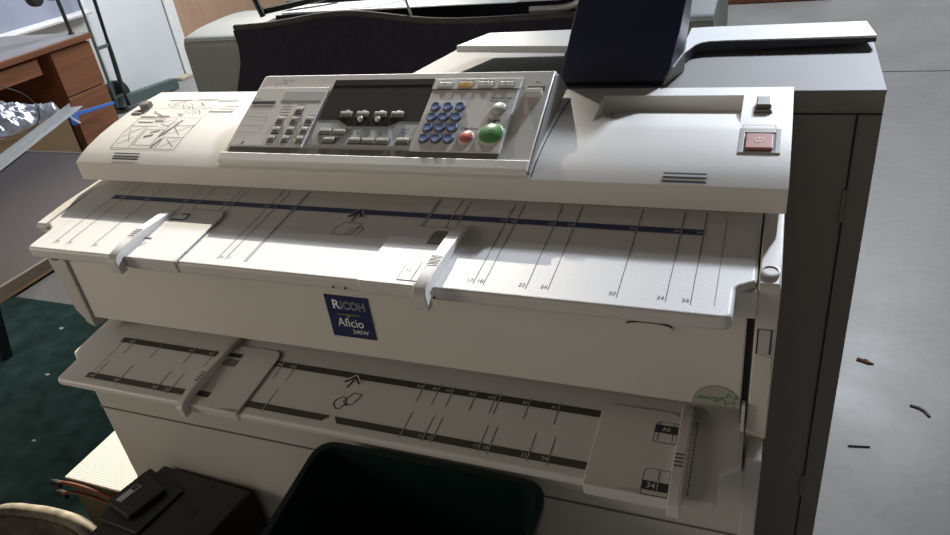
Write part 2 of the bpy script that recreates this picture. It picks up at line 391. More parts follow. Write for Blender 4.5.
# fabric bin
bm = B(); NX, NZ = 60, 14
xs = [-1.050 + (1.265)*i/NX for i in range(NX+1)]
def hem(x):
    u = (x+1.1)/1.2
    return .033 + .030*math.exp(-((x+.66)/.20)**2) - .012*u + .004*math.sin(9*u)
grid = []
for i, x in enumerate(xs):
    row = []
    for j in range(NZ+1):
        v = j/NZ
        top = hem(x) if x > -1.03 else hem(x)-.012
        z = top*(1-v) + (-.62)*v
        xx = x + ((.018*math.sin(v*14.0)-.012) if i < 1 else 0)
        yy = PY-.045 + .015*math.sin(x*9+v*2) - .05*math.sin(v*math.pi)
        row.append(bm.verts.new(ident(xx, yy, z)))
    grid.append(row)
for i in range(NX):
    for j in range(NZ): bm.faces.new([grid[i][j], grid[i+1][j], grid[i+1][j+1], grid[i][j+1]])
# back wall of the bin and bottom
back = [[bm.verts.new(ident(x, PY+.17, z)) for z in (.02, -.62)] for x in xs]
for i in range(NX):
    bm.faces.new([back[i][0], back[i][1], back[i+1][1], back[i+1][0]])
    bm.faces.new([grid[i][-1], grid[i+1][-1], back[i+1][1], back[i][1]])
bin_ = obj('catch_bin', bm, M['fabric'], t, smooth=70, norm=False, label='black fabric catch bin')
bm = B(); tube(bm, [(x, PY-.045+.015*math.sin(x*9), hem(x)-.002) for x in xs], .009, 10)
obj('hem', bm, M['fabrichem'], bin_, smooth=60, label='grey brown worn hem')
for pts in ([(-.985,PY+.02,.05),(-1.04,PY+.05,.16)], [(-1.0,PY+.03,.06),(-.84,PY+.12,.072),(-.79,PY+.16,.075)], [(-.455,PY-.01,.035),(-.50,PY+.03,.13)]):
    obj('support_rod', tube(B(), pts, .010 if pts[0][0] < -.6 else .004), M['blackmetal'] if pts[0][0] < -.6 else M['steel'], t, smooth=40)
bm = B(); tube(bm, [(-.98,PY+.155,.060),(-.6,PY+.165,.060),(-.2,PY+.165,.056),(.12,PY+.15,.05)], .008); obj('support_bar', bm, M['blackmetal'], t, smooth=40)
bm = B(); tube(bm, smoothp([(-.10,PY-.02,.036),(.0,PY-.02,.038),(.05,PY-.02,.055),(.09,PY-.02,.066)]), .009)
tube(bm, [(.085,PY-.03,.060),(.055,PY-.035,-.05)], .016); obj('bin_bracket', bm, M['steel'], t, smooth=40, label='pale metal bracket at the bin corner')
# sheets in the bin
bm = B(); prism(bm, fillet([(-.93,PY+.03),(-.14,PY+.0),(-.12,PY+.15),(-.90,PY+.15)], .01), .052, .0545)
tag(obj('paper_sheet', bm, M['paperblue']), 'pale blue white sheet of paper lying in the top of the black catch bin', 'paper')
bm = B(); prism(bm, [(-.68,PY+.03),(-.60,PY+.03),(-.50,PY+.14),(-.62,PY+.145)], .0546, .056)
tag(obj('blue_sheet', bm, M['blueprint']), 'bright blue printed strip lying on the pale sheet behind the copier', 'paper')
bm = B(); box(bm, -.03, .07, PY+.02, PY+.12, .0655, .086)
tag(obj('white_carton', bm, M['white'], bevel=.004), 'small white carton beside the bin bracket, left of the navy panel', 'carton')

# ================================================================== red brown boards at the back
for i,(y,z0,z1,x1) in enumerate(((5.98,FZ,FZ+.035,.88),(6.0,FZ+.035,FZ+.07,.84))):
    bm = B(); box(bm, -.8, x1, y-.02, y+.75, z0, z1)
    tag(obj('wooden_board', bm, M['redwood'], bevel=.004), ('reddish brown board lying directly on the concrete floor at the back' if i == 0 else 'reddish brown board on top of another board at the back of the floor'), 'board')

# ================================================================== floor debris
def blob(name, x, y, s, m, label, cat, pts):
    bm = B(); prism(bm, [(x+a*s, y+b*s) for a, b in pts], FZ, FZ+.004)
    return tag(obj(name, bm, m, bevel=.001), label, cat)
blob('dry_leaf', .822, 1.245, .022, M['leaf'], 'small curled brown dry leaf on the concrete right of the copier', 'leaf', [(-1,0),(-.7,.6),(-.2,.2),(.3,.4),(.5,-.1),(1.1,-.5),(.4,-.6),(-.2,-.3)])
blob('dry_twig', .788, .887, .028, M['twig'], 'thin grey straight twig on the concrete nearest the cabinet', 'twig', [(-.9,-.15),(.9,.15),(.9,.19),(-.9,-.09)])
blob('floor_smudge', .94, 1.06, .022, M['twig'], 'dark curved scrap on the concrete right of the straight twig', 'scrap', [(-1,.7),(0,.5),(.6,-.1),(1,-1),(.7,-1),(.3,-.2),(-.2,.2),(-1,.5)])

# ================================================================== the copier
cp = thing('wide_format_copier', (0, .2, FZ), 'large cream wide format copier with slanted control panel and two ruled feed tables', 'copier')
W = .543
# ---- top cover with the recess
bm = B()
top = [(.15,.031)] + PROF + [(.376,.031)]
def coverpart(x0, x1, prof): prism(bm, prof, x0, x1, axis='x')
coverpart(-W, .297, top)
rec = [(.15,.031)] + [p for p in PROF if p[0] < .26] + [(.268, covz(.268)), (.345,.0835), (.3475, covz(.3475)), (.376,.105), (.376,.031)]
coverpart(.297, .483, rec)
coverpart(.483, W, top)
cover = obj('top_cover', bm, M['cover'], cp, smooth=28, label='cream curved top cover')
# lip
bm = B(); prism(bm, [(.1495,.031),(.1495,.0608),(.1525,.0608),(.1525,.031)], -W+.001, W-.001, axis='x')
obj('front_lip', bm, M['body'], cover)
# vents
for (x0, x1, ya, st) in ((-.468,-.414,.1565,.0052),(.405,.455,.1525,.0055)):
    bm = B()
    for k in range(3): rect(bm, x0+ (0 if x0 > 0 else k*-.0012), x1+(0 if x0 > 0 else k*-.0012), ya+k*st, ya+k*st+.0026, COV, .0010)
    obj('vent_slots', bm, M['ink'], cover)
# printed diagram
bm = B()
def q(u, v):  # u across 0..1, v from front to back 0..1 of the printed sheet on the cover
    return (-.490 + .135*u - .008*v, .180 + .085*v)
def ql(a, b, w=.0012): line(bm, q(*a), q(*b), w, COV, .0005, 4)
for a, b in (((0,0),(1,0)),((1,0),(1,1)),((0,0),(0,1)),((0,1),(.45,1)),((.28,0),(.28,.72)),((0,.72),(.45,.72)),((.7,0),(.7,.35)),((.7,.35),(1,.35)),((.7,.75),(1,.75)),((.62,.35),(.62,1)),((.32,.1),(.6,.1)),((.32,.1),(.32,.6)),((.32,.6),(.6,.6)),((.6,.1),(.6,.6))): ql(a, b)
for a, b in (((.05,.1),(.22,.35)),((.05,.35),(.2,.6)),((.1,.5),(.25,.68)),((.04,.62),(.2,.2)),((.75,.05),(.95,.3)),((.78,.28),(.95,.08)),((.66,.4),(.95,.7)),((.72,.7),(.9,.42)),((.35,.82),(.58,.95)),((.45,.8),(.62,.72)),((.5,.66),(.7,.9))): ql(a, b, .0011)
for a, b in (((.62,.03),(.68,.30)),((.66,.5),(.74,.95)),((.05,.86),(.3,.86)),((.3,.92),(.44,.92)),((.38,.35),(.5,.42)),((.42,.5),(.54,.56)),((.62,.36),(.68,.62))): ql(a, b, .0042)
for a, b in (((0,1.05),(1,1.05)),((1,1.05),(1.0,1.85)),((.62,1.1),(.62,1.8)),((.0,1.45),(.95,1.45))): ql(a, b, .0006)
for i in range(40):
    u = random.uniform(.15,.95); v = random.uniform(1.05,1.8); ql((u, v), (u+random.uniform(-.1,.12), v+random.uniform(-.16,.16)), random.choice((.0009,.0014)))
for x, y, w in ((-.487,.335,.052),(-.425,.337,.045),(-.375,.332,.042)): line(bm, (x, y), (x+w, y+.001), .0035, COV, .0005, 2)
for x, y, w in ((-.50,.272,.03),(-.465,.274,.028),(-.366,.292,.05)): line(bm, (x, y), (x+w, y), .0038, COV, .0005, 2)
for x, y, w in ((-.352,.302,.035),(-.345,.311,.028)): line(bm, (x, y), (x+w, y), .0016, COV, .0005, 2)
obj('printed_diagram', bm, M['greyink'], cover, norm=False, label='printed grey instruction diagram')
bm = B(); prism(bm, fillet([(-.528,.300),(-.508,.300),(-.508,.316),(-.528,.316)], .004), -.002, .009, COV); obj('latch_button', bm, M['cab'], cover, bevel=.0015)
bm = B(); prism(bm, [(-.530,.280),(-.508,.280),(-.508,.294),(-.530,.294)], -.002, .002, COV); obj('latch_plate', bm, M['greyink'], cover, bevel=.0008)
# power rocker and toggle
bm = B()
for a, b, c, d_ in ((.4845,.4905,.202,.2525),(.5255,.5315,.202,.2525),(.4905,.5255,.243,.2525),(.4905,.5255,.202,.2065)):
    prism(bm, [(a,c),(b,c),(b,d_),(a,d_)], -.002, .0014, COV)
ps = obj('switch_surround', bm, M['keymid'], cover, bevel=.0006)
obj('switch_well', prism(B(), [(.489,.205),(.5275,.205),(.5275,.245),(.489,.245)], -.002, .0006, COV), M['ink'], cover)
pr = obj('power_switch', prism(B(), [(.4925,.2085),(.523,.2085),(.523,.2385),(.4925,.2385)], -.002, .0036, COV), M['powerred'], cover, bevel=.001, label='pinkish red power rocker')
bm = B(); c = [(.5075+.0048*math.cos(k*math.pi/8), .2245+.0040*math.sin(k*math.pi/8)) for k in range(16)]
polyl(bm, c, .0008, COV, .0040, True); line(bm, (.5075,.2245), (.5075,.2285), .0008, COV, .0040)
obj('power_symbol', bm, M['whiteink'], cover)
bm = B(); polyl(bm, [(.487,.2555),(.525,.2555),(.5245,.2625),(.4875,.2625)], .0007, COV, .0005, True); obj('label_outline', bm, M['greyink'], cover)
obj('toggle_well', prism(B(), [(.4975,.293),(.5195,.293),(.5195,.312),(.4975,.312)], -.002, .0012, COV), M['keydark'], cover, bevel=.0006)
bm = B(); prism(bm, [(.4995,.300),(.5175,.300),(.5175,.325),(.4995,.325)], -.002, .0085, COV); obj('toggle_key', bm, M['keydark'], cover, bevel=.0015, label='dark grey toggle key')
bm = B(); prism(bm, [(.4985,.2945),(.5185,.2945),(.5185,.301),(.4985,.301)], -.002, .004, COV); obj('toggle_rim', bm, M['cab'], cover, bevel=.001)
# specks in the recess
bm = B()
for i in range(9):
    x = .305+random.random()*.02; y = .29+random.random()*.03; w_ = .0006+random.random()*.0006
    zz = covz(.268)+(y-.268)/(.345-.268)*(.0835-covz(.268))
    v = [bm.verts.new(ident(x+a*w_*1.4, y+b*w_*1.4, zz+.0005)) for a, b in ((-1,-1),(1,-1),(1,1),(-1,1))]; bm.faces.new(v)
obj('dust_specks', bm, M['ink'], cover)['kind'] = 'stuff'

# ---- control panel
bm = B()
# wedge: bottom bezel front, slanted face, back
pp = [(-.011,-.0005),(-.0115,-.003),(.0,-.012),(.04,-.020),(.19,-.09),(.186,-.002)]
def PX(u): return [ (v, w) for v, w in pp ]
secs = [(-.266,0),(.2315,0),(.246,-.012)]
body = [(-.0115,-.001),(.172,-.001),(.176,-.004),(.196,-.055),(.02,-.012),(-.0105,-.0095)]
prism(bm, body, -.266, .232, PAN, axis='x')
panel = obj('control_panel', bm, M['panel'], cp, bevel=.0025, smooth=35, label='grey slanted control panel')
obj('shaded_cheek', prism(B(), [(-.0105,-.0015),(.166,-.0015),(.176,-.010),(.196,-.055),(.02,-.012),(-.0095,-.0095)], .2318, .2350, PAN, axis='x'), mat('cheek_shade', (.26,.255,.24), .5), panel, bevel=.0012, label='end cheek with its shade put into a darker grey')  # end face turned from the light: its shade is painted as darker grey
def pbox(u0, u1, v0, v1, w0, w1, name, m, bev=0, lab=None, fil=0):
    return obj(name, prism(B(), fillet([(u0,v0),(u1,v0),(u1,v1),(u0,v1)], fil) if fil else [(u0,v0),(u1,v0),(u1,v1),(u0,v1)], w0, w1, PAN), m, panel, bevel=bev, label=lab)
# inner raised face and header
pbox(-.258,-.127,.021,.143,-.002,.0020,'left_face',M['panel2'],.0008)
pbox(.0530,.187,.018,.135,-.002,.0022,'right_face',M['panel2'],.001)
pbox(.0500,.187,.137,.158,-.002,.0016,'header_strip',M['panel2'],.0008)
pbox(-.2565,.1865,.0085,.0185,-.002,.0008,'front_groove',M['cab'])
obj('front_rim', prism(B(), [(-.0115,-.0095),(-.0115,.0005),(-.0085,.0030),(.0055,.0030),(.0085,.0),(.0085,-.004)], -.266, .232, PAN, axis='x'), M['panel2'], panel, bevel=.0008, label='pale lower rim')
pbox(-.119,.0535,.026,.0790,-.002,.0012,'display_key_area',M['pgray'],.0005,'blue grey key area below the display')
pbox(-.2045,-.131,.114,.1345,.001,.0026,'label_window',M['pgray'],.0004)
obj('display', prism(B(), [(-.1195,.075),(-.083,.075),(-.064,.063),(.004,.063),(.020,.0735),(.0530,.0735),(.0500,.158),(-.1215,.158)], -.002, .0017, PAN), M['screen'], panel, label='dark display with chamfered lower edge')
pbox(-.1213,.0498,.146,.158,.0016,.0022,'display_band',M['screendark'])
# cable-like left keys
def key(u, v, w=.0125, h=.0105, name='function_key', m=None, hh=.0048):
    pbox(u-w/2-.0009, u+w/2+.0009, v-h/2-.0030, v+h/2+.0006, .001, .0024, 'key_well', M['keydark'])
    pbox(u-w/2, u+w/2, v-h/2-.001, v+h/2, .001, hh-.0008, 'key_front', M['keymid'], .0009)
    pbox(u-w/2, u+w/2, v-h/2+h*(.45 if h > .0085 else .35), v+h/2+.0002, .001, hh, name, m or M['key'], .0009)
for u, v in ((-.1612,.0932),(-.1873,.0732),(-.1606,.0732),(-.1343,.0736),(-.1852,.0524),(-.1596,.0526),(-.1343,.0523),(-.1858,.0344),(-.1604,.0345),(-.1342,.0344)): key(u, v, .0115, .009)
for u, v in ((-.0962,.051),(-.0717,.0504),(-.0833,.0346),(-.040,.0344),(-.0174,.0342),(.0061,.0345),(.0379,.0355)): key(u, v, .019, .0072)
for u in (-.074,-.0456,-.0158,.0124): key(u, .0862, .0195, .0072, 'display_key')
for u in (-.0455,-.0163): obj('round_key', disc(B(), u, .0755, .001, [(.0042,0),(.0042,.004),(.003,.0055)], PAN, 16), M['key'], panel, smooth=40)
for r in range(4):
    for c_ in range(3):
        u, v = .0697+.019*c_, .0408+.0199*r
        obj('key_well', disc(B(), u, v-.0012, .001, [(.0082,0),(.0082,.0014)], PAN, 20), M['keydark'], panel)
        obj('number_key', disc(B(), u, v, .0015, [(.0070,0),(.0070,.0032),(.0062,.0045),(.0045,.0041)], PAN, 20), M['blue'], panel, smooth=50, label='glossy dark blue round key')
obj('stop_ring', disc(B(), .1326,.0438,.001, [(.0120,0),(.0120,.0016),(.0112,.0022)], PAN, 28), M['key'], panel, smooth=40)
obj('stop_key', disc(B(), .1326,.0438,.002, [(.0103,0),(.0103,.002),(.009,.0030),(.0001,.0035)], PAN, 28), M['red'], panel, smooth=50, label='red round key')
obj('start_ring', disc(B(), .1674,.0506,.001, [(.0192,0),(.0192,.0016),(.0182,.0022)], PAN, 36), M['key'], panel, smooth=40)
obj('start_key', disc(B(), .1674,.0506,.002, [(.0172,0),(.0172,.002),(.0155,.0033),(.0001,.0038)], PAN, 36), M['green'], panel, smooth=50, label='large green round start key')
bm = B(); polyl(bm, [(.1674,.0475),(.1714,.0515),(.1674,.0555),(.1634,.0515)], .0011, PAN, .0064, True); obj('start_symbol', bm, M['ink'], panel)
obj('sample_ring', disc(B(), .1663,.0972,.001, [(.0113,0),(.0113,.0012)], PAN, 28), M['greyink'], panel)
obj('sample_key', disc(B(), .1663,.0972,.001, [(.0103,0),(.0103,.0032),(.0088,.0044),(.0001,.0048)], PAN, 28), M['key'], panel, smooth=50, label='pale round key')
for u, m in ((.0712,M['key']),(.1035,M['amber']),(.135,M['key']),(.1658,M['key'])):
    pbox(u-.0115,u+.0115,.1405,.1492,.0012,.0022,'key_well',M['keydark'])
    pbox(u-.0102,u+.0104,.1398,.1485,.0012,.0042,'header_key',m,.0008,'amber lit key' if m is M['amber'] else None)
    bm = B()
    polyl(bm, [(u-.0018,.1445),(u,.1465),(u+.0018,.1445),(u,.1425)], .0006, PAN, .0046, True); obj('key_symbol', bm, M['ink'], panel)
pbox(.053,.186,.1345,.1362,.001,.0028,'header_ridge',M['keydark'])
# far right slot switch
pbox(.1985,.2235,.1330,.1425,-.002,.0014,'slot',M['keydark'],.0005)
pbox(.1995,.2225,.1225,.1320,-.002,.0075,'slot_key',M['key'],.0012)
bm = B()
def txt(s, size, u, v, al='CENTER', bold=.03): text(bm, s, size*1.08, u, v, PAN, .0031, al, bold)
for u, s in ((.0712,'Program'),(.1035,'Clear Modes'),(.135,'Energy Saver'),(.1658,'Interrupt')): text(bm, s, .0048, u, .1515, PAN, .0022, 'CENTER', .01)
txt('Start', .0090, .1650, .0715); txt('Clear/Stop', .0052, .1335, .0575); txt('Sample Copy', .0052, .166, .1150); txt('Partial Copy', .0052, .164, .1095)
text(bm, 'Key', .0050, .2115, .148, PAN, .0006, 'CENTER', .01); text(bm, 'User Tools', .0048, -.212, .158, PAN, .0006, 'CENTER', .01)
for i, s in enumerate(('Original', 'Copy', 'Paper')): text(bm, s, .0042, .028, .056-.0062*i, PAN, .0017, 'LEFT', .01)
for u, v in ((-.187,.1065),(-.161,.1045),(-.187,.1005),(-.187,.0945),(-.187,.0885),(-.185,.0825),(-.134,.0825),(-.16,.0825),(-.184,.0625),(-.158,.0625),(-.133,.0625),(-.185,.0445),(-.159,.0445)):
    line(bm, (u-.008, v), (u+.008, v), .0013, PAN, .0024)
for u, v in ((-.0962,.0572),(-.0717,.0572),(-.040,.0405),(-.0174,.0405),(.0061,.0405)): line(bm, (u-.008, v), (u+.009, v), .0010, PAN, .0016)
for k in range(10): line(bm, (-.036+.0035*k,.0545), (-.036+.0035*k,.0565), .0006, PAN, .0016)
line(bm, (-.0415,.051), (-.0405,.0465), .0010, PAN, .0016); line(bm, (-.004,.050), (-.003,.0455), .0018, PAN, .0016)
polyl(bm, [(-.233,.1465),(-.233,.1545),(-.212,.1545),(-.212,.1500)], .0009, PAN, .0006)
line(bm, (-.215,.1545), (-.215,.1490), .0009, PAN, .0006)
rect(bm, -.258,-.2135,.1060,.1130, PAN, .0026); text(bm, 'Access', .0052, -.257, .1155, PAN, .0026, 'LEFT', .01)
for v in (.095,.079,.061,.047): polyl(bm, [(-.2545+(.0 if v>.09 else .0),v),(-.2145,v)], .0006, PAN, .0025)
for v in (.079,.061): line(bm, (-.2145,v),(-.2145,v-.010), .0006, PAN, .0025)
line(bm, (-.2365,.0225), (-.2350,.0285), .0030, PAN, .0026)
line(bm, (-.2365,.0330), (-.2355,.0340), .0014, PAN, .0026)
obj('panel_lettering', bm, M['ink'], panel, norm=False, label='small dark key lettering')
bm = B()
for u in (-.074,-.0456,-.0158,.0124): flat(bm, [(u-.004,.0945),(u+.004,.0945),(u,.0918)], PAN, .0022)
obj('display_arrows', bm, M['whiteink'], panel)

bm = B(); line(bm, (.2435,.153), (.2500,.335), .0016, COV, .0006, 8)
obj('panel_seam', bm, M['dark'], cover)
# ---- side frames of the scanner
for s in (-1, 1):
    bm = B()
    prof = [(.036,-.208),(.036,-.012),(.0375,.0005),(.042,.0045),(.10,.0120),(.376,.031),(.376,-.208)]
    a, b = sorted((s*.5205, s*.5425))
    if s < 0: prof = [(.085,-.208),(.060,-.10),(.050,-.020),(.040,-.008),(.0375,.0005),(.042,.0045),(.10,.0120),(.376,.031),(.376,-.208)]
    prism(bm, prof, a, b, axis='x')
    fr = obj('side_frame', bm, M['body'], cp, bevel=.002, smooth=30)
    obj('frame_bracket', box(B(), *sorted((s*.4995, s*.5210)), .0335, .08, -.037, -.0035), M['body'], fr, bevel=.0015)
    if s > 0: obj('frame_cap', disc(B(), s*.5315, .0585, .0016, [(.0095,0),(.0095,.0018),(.0075,.0024),(.0070,.0012),(.0001,.0012)], T1, 28), M['bodylow'], fr, smooth=40, label='round plastic cap')
    if s > 0:
        y0 = XF(.036)
        obj('latch_recess', prism(B(), [(.5235,-.083),(.5385,-.083),(.5385,-.050),(.5235,-.050)], -.001, .0006, y0), M['dark'], fr)
        obj('latch_lever', prism(B(), [(.5252,-.083),(.5370,-.083),(.5370,-.050),(.5252,-.050)], .0004, .0025, y0), M['bodylow'], fr, bevel=.0006)
        obj('latch_lip', prism(B(), [(.5225,-.108),(.5400,-.108),(.5400,-.0865),(.5225,-.0835)], 0, .0012, y0), M['body'], fr, bevel=.0005)
# added filler block, near black like the shaded interior; stops light leaks
obj('inner_block', box(B(), -.519, .519, .10, .374, -.207, .0), M['dark'], cp)

# ---- feed tables
def table(name, f, yf, yn, yb, thick):
    out = [(-.499,yf,.010),(.499,yf,.010),(.499,yn,.006),(.5190,yn+.012,.004),(.5190,yb,0),(-.5190,yb,0),(-.5190,yn+.012,.004),(-.499,yn,.006)]
    return obj(name, prism(B(), fillet(out, .01, 6), -thick, 0, f), M['table'], cp, bevel=.005, smooth=35, seg=4)
ut = table('upper_feed_table', T1, -.020, .030, .20, .019)
lt = table('lower_feed_table', T2, -.073, -.026, .14, .014)
ut['label'] = 'upper ruled feed table with navy band'; lt['label'] = 'lower ruled feed table with two dark bands'
H = [.105,.108,.1397,.1524,.2159,.2286,.2794,.3048,.381,.4318,.4572]
LBL = {.2159:'17',.2286:'18',.2794:'22',.3048:'24',.381:'30',.4318:'34',.4572:'36',.1524:'12',.1397:'11',.108:'8'}
bm = B()
for x in H:
    for s in (-1, 1):
        line(bm, (s*x, -.004 if x > .12 else -.004), (s*x, .165), .0009, T1, .0004)
        if x in LBL and x > .12: text(bm, LBL[x], .0082 if s > 0 else .0065, s*x-.0015*s, -.001, T1, .0005, 'RIGHT' if s > 0 else 'LEFT', .0)
for k in range(38): line(bm, (.4805, -.002+k*.0042), (.4805, .0002+k*.0042), .0009, T1, .0004)
for k in range(38): line(bm, (-.4805, -.002+k*.0042), (-.4805, .0002+k*.0042), .0005, T1, .0004)
# page icon
polyl(bm, [(-.016,.070),(.012,.070),(.017,.084),(.017,.097),(-.008,.097),(-.016,.086)], .0009, T1, .0004, True)
polyl(bm, [(.004,.070),(.010,.083),(.020,.090),(.026,.084),(.021,.070)], .0009, T1, .0004)
obj('ruler_lines', bm, M['ink'], ut, norm=False)
bm = B(); rect(bm, -.4572,.4572,.1180,.1290, T1, .0007)
obj('navy_band', bm, M['navyink'], ut)
bm = B()
for x in H:
    for s in (-1, 1): line(bm, (s*x,.1180),(s*x,.1290), .0008, T1, .0010)
for x in (.2159,.2286,.2794,.3048,.381,.4318,.4572,.1524):
    for s in (-1, 1): text(bm, LBL[x], .0068, s*x-.0018, .1205, T1, .0010, 'RIGHT', .0)
flat(bm, [(-.016,.108),(0,.133),(.016,.108),(.012,.106),(0,.122),(-.012,.106)], T1, .0011)
obj('band_numbers', bm, M['table'], ut, norm=False)
bm = B(); flat(bm, [(-.013,.110),(0,.131),(.013,.110),(.008,.110),(0,.123),(-.008,.110)], T1, .0013); rect(bm, -.0016,.0016,.100,.124, T1, .0013)
obj('centre_arrow', bm, M['navyink'], ut)
# lower table marks
bm = B()
for y0, y1 in ((-.0585,-.0475),(.0215,.0325)):
    if y0 < 0: rect(bm, -.4475,-.012,y0,y1,T2,.0005); rect(bm, .012,.3500,y0,y1,T2,.0005); flat(bm, [(-.012,y0),(-.003,y1),(-.012,y1)],T2,.0005); flat(bm, [(.012,y0),(.012,y1),(.003,y1)],T2,.0005)
    else: rect(bm, -.4475,.3500,y0,y1,T2,.0005)
obj('dark_bands', bm, mat('band_ink', (.060,.056,.052), .6), lt)
bm = B()
FR = [.1397,.1524,.1079,.2159,.2286,.2794,.3048,.381,.4318]; BKx = [.105,.128,.1485,.182,.210,.2159,.257,.297,.364,.42]
for x in FR:
    for s in (-1, 1):
        if s > 0 and x > .35: continue
        line(bm, (s*x,-.062), (s*x,-.019), .0010, T2, .0004)
for x in BKx:
    for s in (-1, 1):
        if s > 0 and x > .35: continue
        line(bm, (s*x,-.001), (s*x,.036), .0010, T2, .0004)
line(bm, (-.4415,-.050), (-.4415,.030), .0008, T2, .0004)
for k in range(18): line(bm, (.4665,-.067+k*.0055), (.4665,-.0635+k*.0055), .0012, T2, .0004)
text(bm, '36', .008, .468, .030, T2, .0004, rot=math.pi/2)
# up arrow and hand with page
line(bm, (-.0055,.004),(-.0015,.020), .0026, T2); polyl(bm, [(-.014,.013),(-.0015,.024),(.010,.013)], .0026, T2)
polyl(bm, [(.002,-.020),(.010,-.004),(.024,-.004),(.017,-.024),(.008,-.026)], .0014, T2, .0004, True)
polyl(bm, [(-.004,-.034),(-.010,-.027),(-.010,-.020),(-.003,-.013),(.003,-.014),(.006,-.020),(.010,-.024),(.004,-.029),(.003,-.034)], .0016, T2, .0004, True)
obj('ruler_lines', bm, M['ink'], lt, norm=False)
bm = B()
for x in FR:
    for s in (-1,1):
        if s > 0 and x > .35: continue
        line(bm, (s*x,-.0585),(s*x,-.0475), .0008, T2, .0009)
        if x in LBL and x>.11: text(bm, LBL[x], .0075, s*x-.0015, -.0562, T2, .0009, 'RIGHT')
BL = {.105:'A4',.128:'B4',.1485:'A3',.182:'B3',.210:'A2',.257:'B2',.297:'A1',.42:'A0'}
for x in BKx:
    for s in (-1,1):
        if s > 0 and x > .35: continue
        line(bm, (s*x,.0215),(s*x,.0325), .0008, T2, .0009)
        if x in BL: text(bm, BL[x], .0072, s*x-.0015, .0238, T2, .0009, 'RIGHT')
polyl(bm, [(-.016,.015),(-.0015,.0285),(.0125,.015)], .0022, T2, .0010)
obj('band_numbers', bm, M['table'], lt, norm=False)

# ---- sliding paper guides
def guide(f, parent, xf0, xf1, yfr, ybk, px0, px1, py0, py1, side, wins, fr_drop, lean=0):
    """fin xf0..xf1, plate px0..px1"""
    g = obj('paper_guide', prism(B(), fillet([(px0,py0,.002),(px1,py0,.002 if side<0 else .002),(px1,py1,.016),(px0,py1,.016)], .01, 6), .0002, .0030, f), M['table'], parent, bevel=.0012, smooth=35)
    # front wrap of the plate over the nose
    obj('guide_front', prism(B(), [(px0,py0-.0005),(px1,py0-.0005),(px1,py0+.010),(px0,py0+.010)], -fr_drop, .0030, f), M['table'], g, bevel=.003, smooth=35)
    bm = B()
    sidep = [(yfr,-fr_drop),(yfr,.004),(yfr+.008,.010),(yfr+.03,.0135),(yfr+.07,.0125),(ybk-.02,.009),(ybk,.004),(ybk,.0002),(yfr+.012,.0002),(yfr+.012,-fr_drop)]
    A = [bm.verts.new(f(xf0+lean*(y-yfr), y, w)) for y, w in sidep]; C_ = [bm.verts.new(f(xf1+lean*(y-yfr)-.2*max(0,w)*.6, y, w)) for y, w in sidep]
    n = len(sidep)
    for i in range(n): bm.faces.new([A[i], A[(i+1)%n], C_[(i+1)%n], C_[i]])
    bm.faces.new(A[::-1]); bm.faces.new(C_)
    fin = obj('guide_fin', bm, M['table'], g, bevel=.0014, smooth=40, label='raised guide fin')
    bm = B()
    for k in range(4):
        yk = yfr+.048+.0055*k
        line(bm, (xf0+lean*(yk-yfr)+.001, yk), (xf1+lean*(yk-yfr)-.003, yk), .0018, f, .0140-.0002*k)
    obj('grip_ribs', bm, M['ink'], g)
    for (a, b, c, d_, m, tt) in wins:
        obj('scale_window', prism(B(), fillet([(a,c,.0015),(b,c,.0015),(b,d_,.0015),(a,d_,.0075)], .004), .0026, .0033, f), M['ink'], g)
        obj('window_face', prism(B(), fillet([(a+.001,c+.001,.001),(b-.001,c+.001,.001),(b-.001,d_-.001,.001),(a+.001,d_-.001,.007)], .004), .0026, .0036, f), m, g)
        if tt:
            bm = B(); text(bm, tt, .0085, a+.004, (c+d_)/2-.002, f, .0040); line(bm, ((a+b)/2+.004,c+.002), ((a+b)/2+.004,d_-.002), .0009, f, .0040)
            obj('window_number', bm, M['ink'] if m is M['table'] else M['table'], g)
    return g
g1 = guide(T1, ut, -.318, -.301, -.036, .092, -.301, -.210, -.0215, .100, -1, [], .018)
bm = B(); polyl(bm, [(-.295,.072),(-.268,.072),(-.268,.086),(-.283,.086)], .003, T1, .0034); rect(bm, -.302,-.288,.0215,.0245, T1, .0034); polyl(bm, [(-.296,.004),(-.289,.013)], .0009, T1, .0034)
polyl(bm, [(-.2085,-.020),(-.2085,.085),(-.213,.096),(-.222,.101)], .0007, T1, .0008)
obj('guide_marks', bm, M['ink'], g1)
g2 = guide(T1, ut, .154, .172, -.040, .104, .072, .154, -.0215, .096, 1, [(.130,.152,.060,.088,M['cab'],None),(.122,.152,-.014,.022,M['table'],'11')], .018)
g3 = guide(T2, lt, -.240, -.228, -.086, .066, -.228, -.141, -.0745, .050, -1, [(-.226,-.202,.006,.020,M['cab'],None)], .014)
bm = B(); polyl(bm, [(-.1395,-.072),(-.1395,.036),(-.144,.047),(-.153,.052)], .0011, T2, .0008); obj('guide_marks', bm, M['ink'], g3)
bm = B(); rect(bm, -.227,-.205,-.0570,-.0470, T2, .0034); line(bm, (-.2225,-.045),(-.2225,-.030), .0008, T2, .0034); line(bm, (-.2095,-.045),(-.2095,-.030), .0008, T2, .0034)
obj('guide_band', bm, M['ink'], g3); bm = B(); rect(bm, -.227,-.203,.0235,.0315, T2, .0038); obj('guide_band', bm, M['ink'], g3)
g4 = guide(T2, lt, .447, .461, -.088, .058, .352, .447, -.0800, .045, 1, [(.419,.4465,-.004,.028,M['table'],None),(.4165,.4465,-.078,-.042,M['table'],None)], .016)
bm = B(); rect(bm, .4195,.4460,.0100,.0220, T2, .0042); rect(bm, .4175,.4460,-.0720,-.0600, T2, .0042)
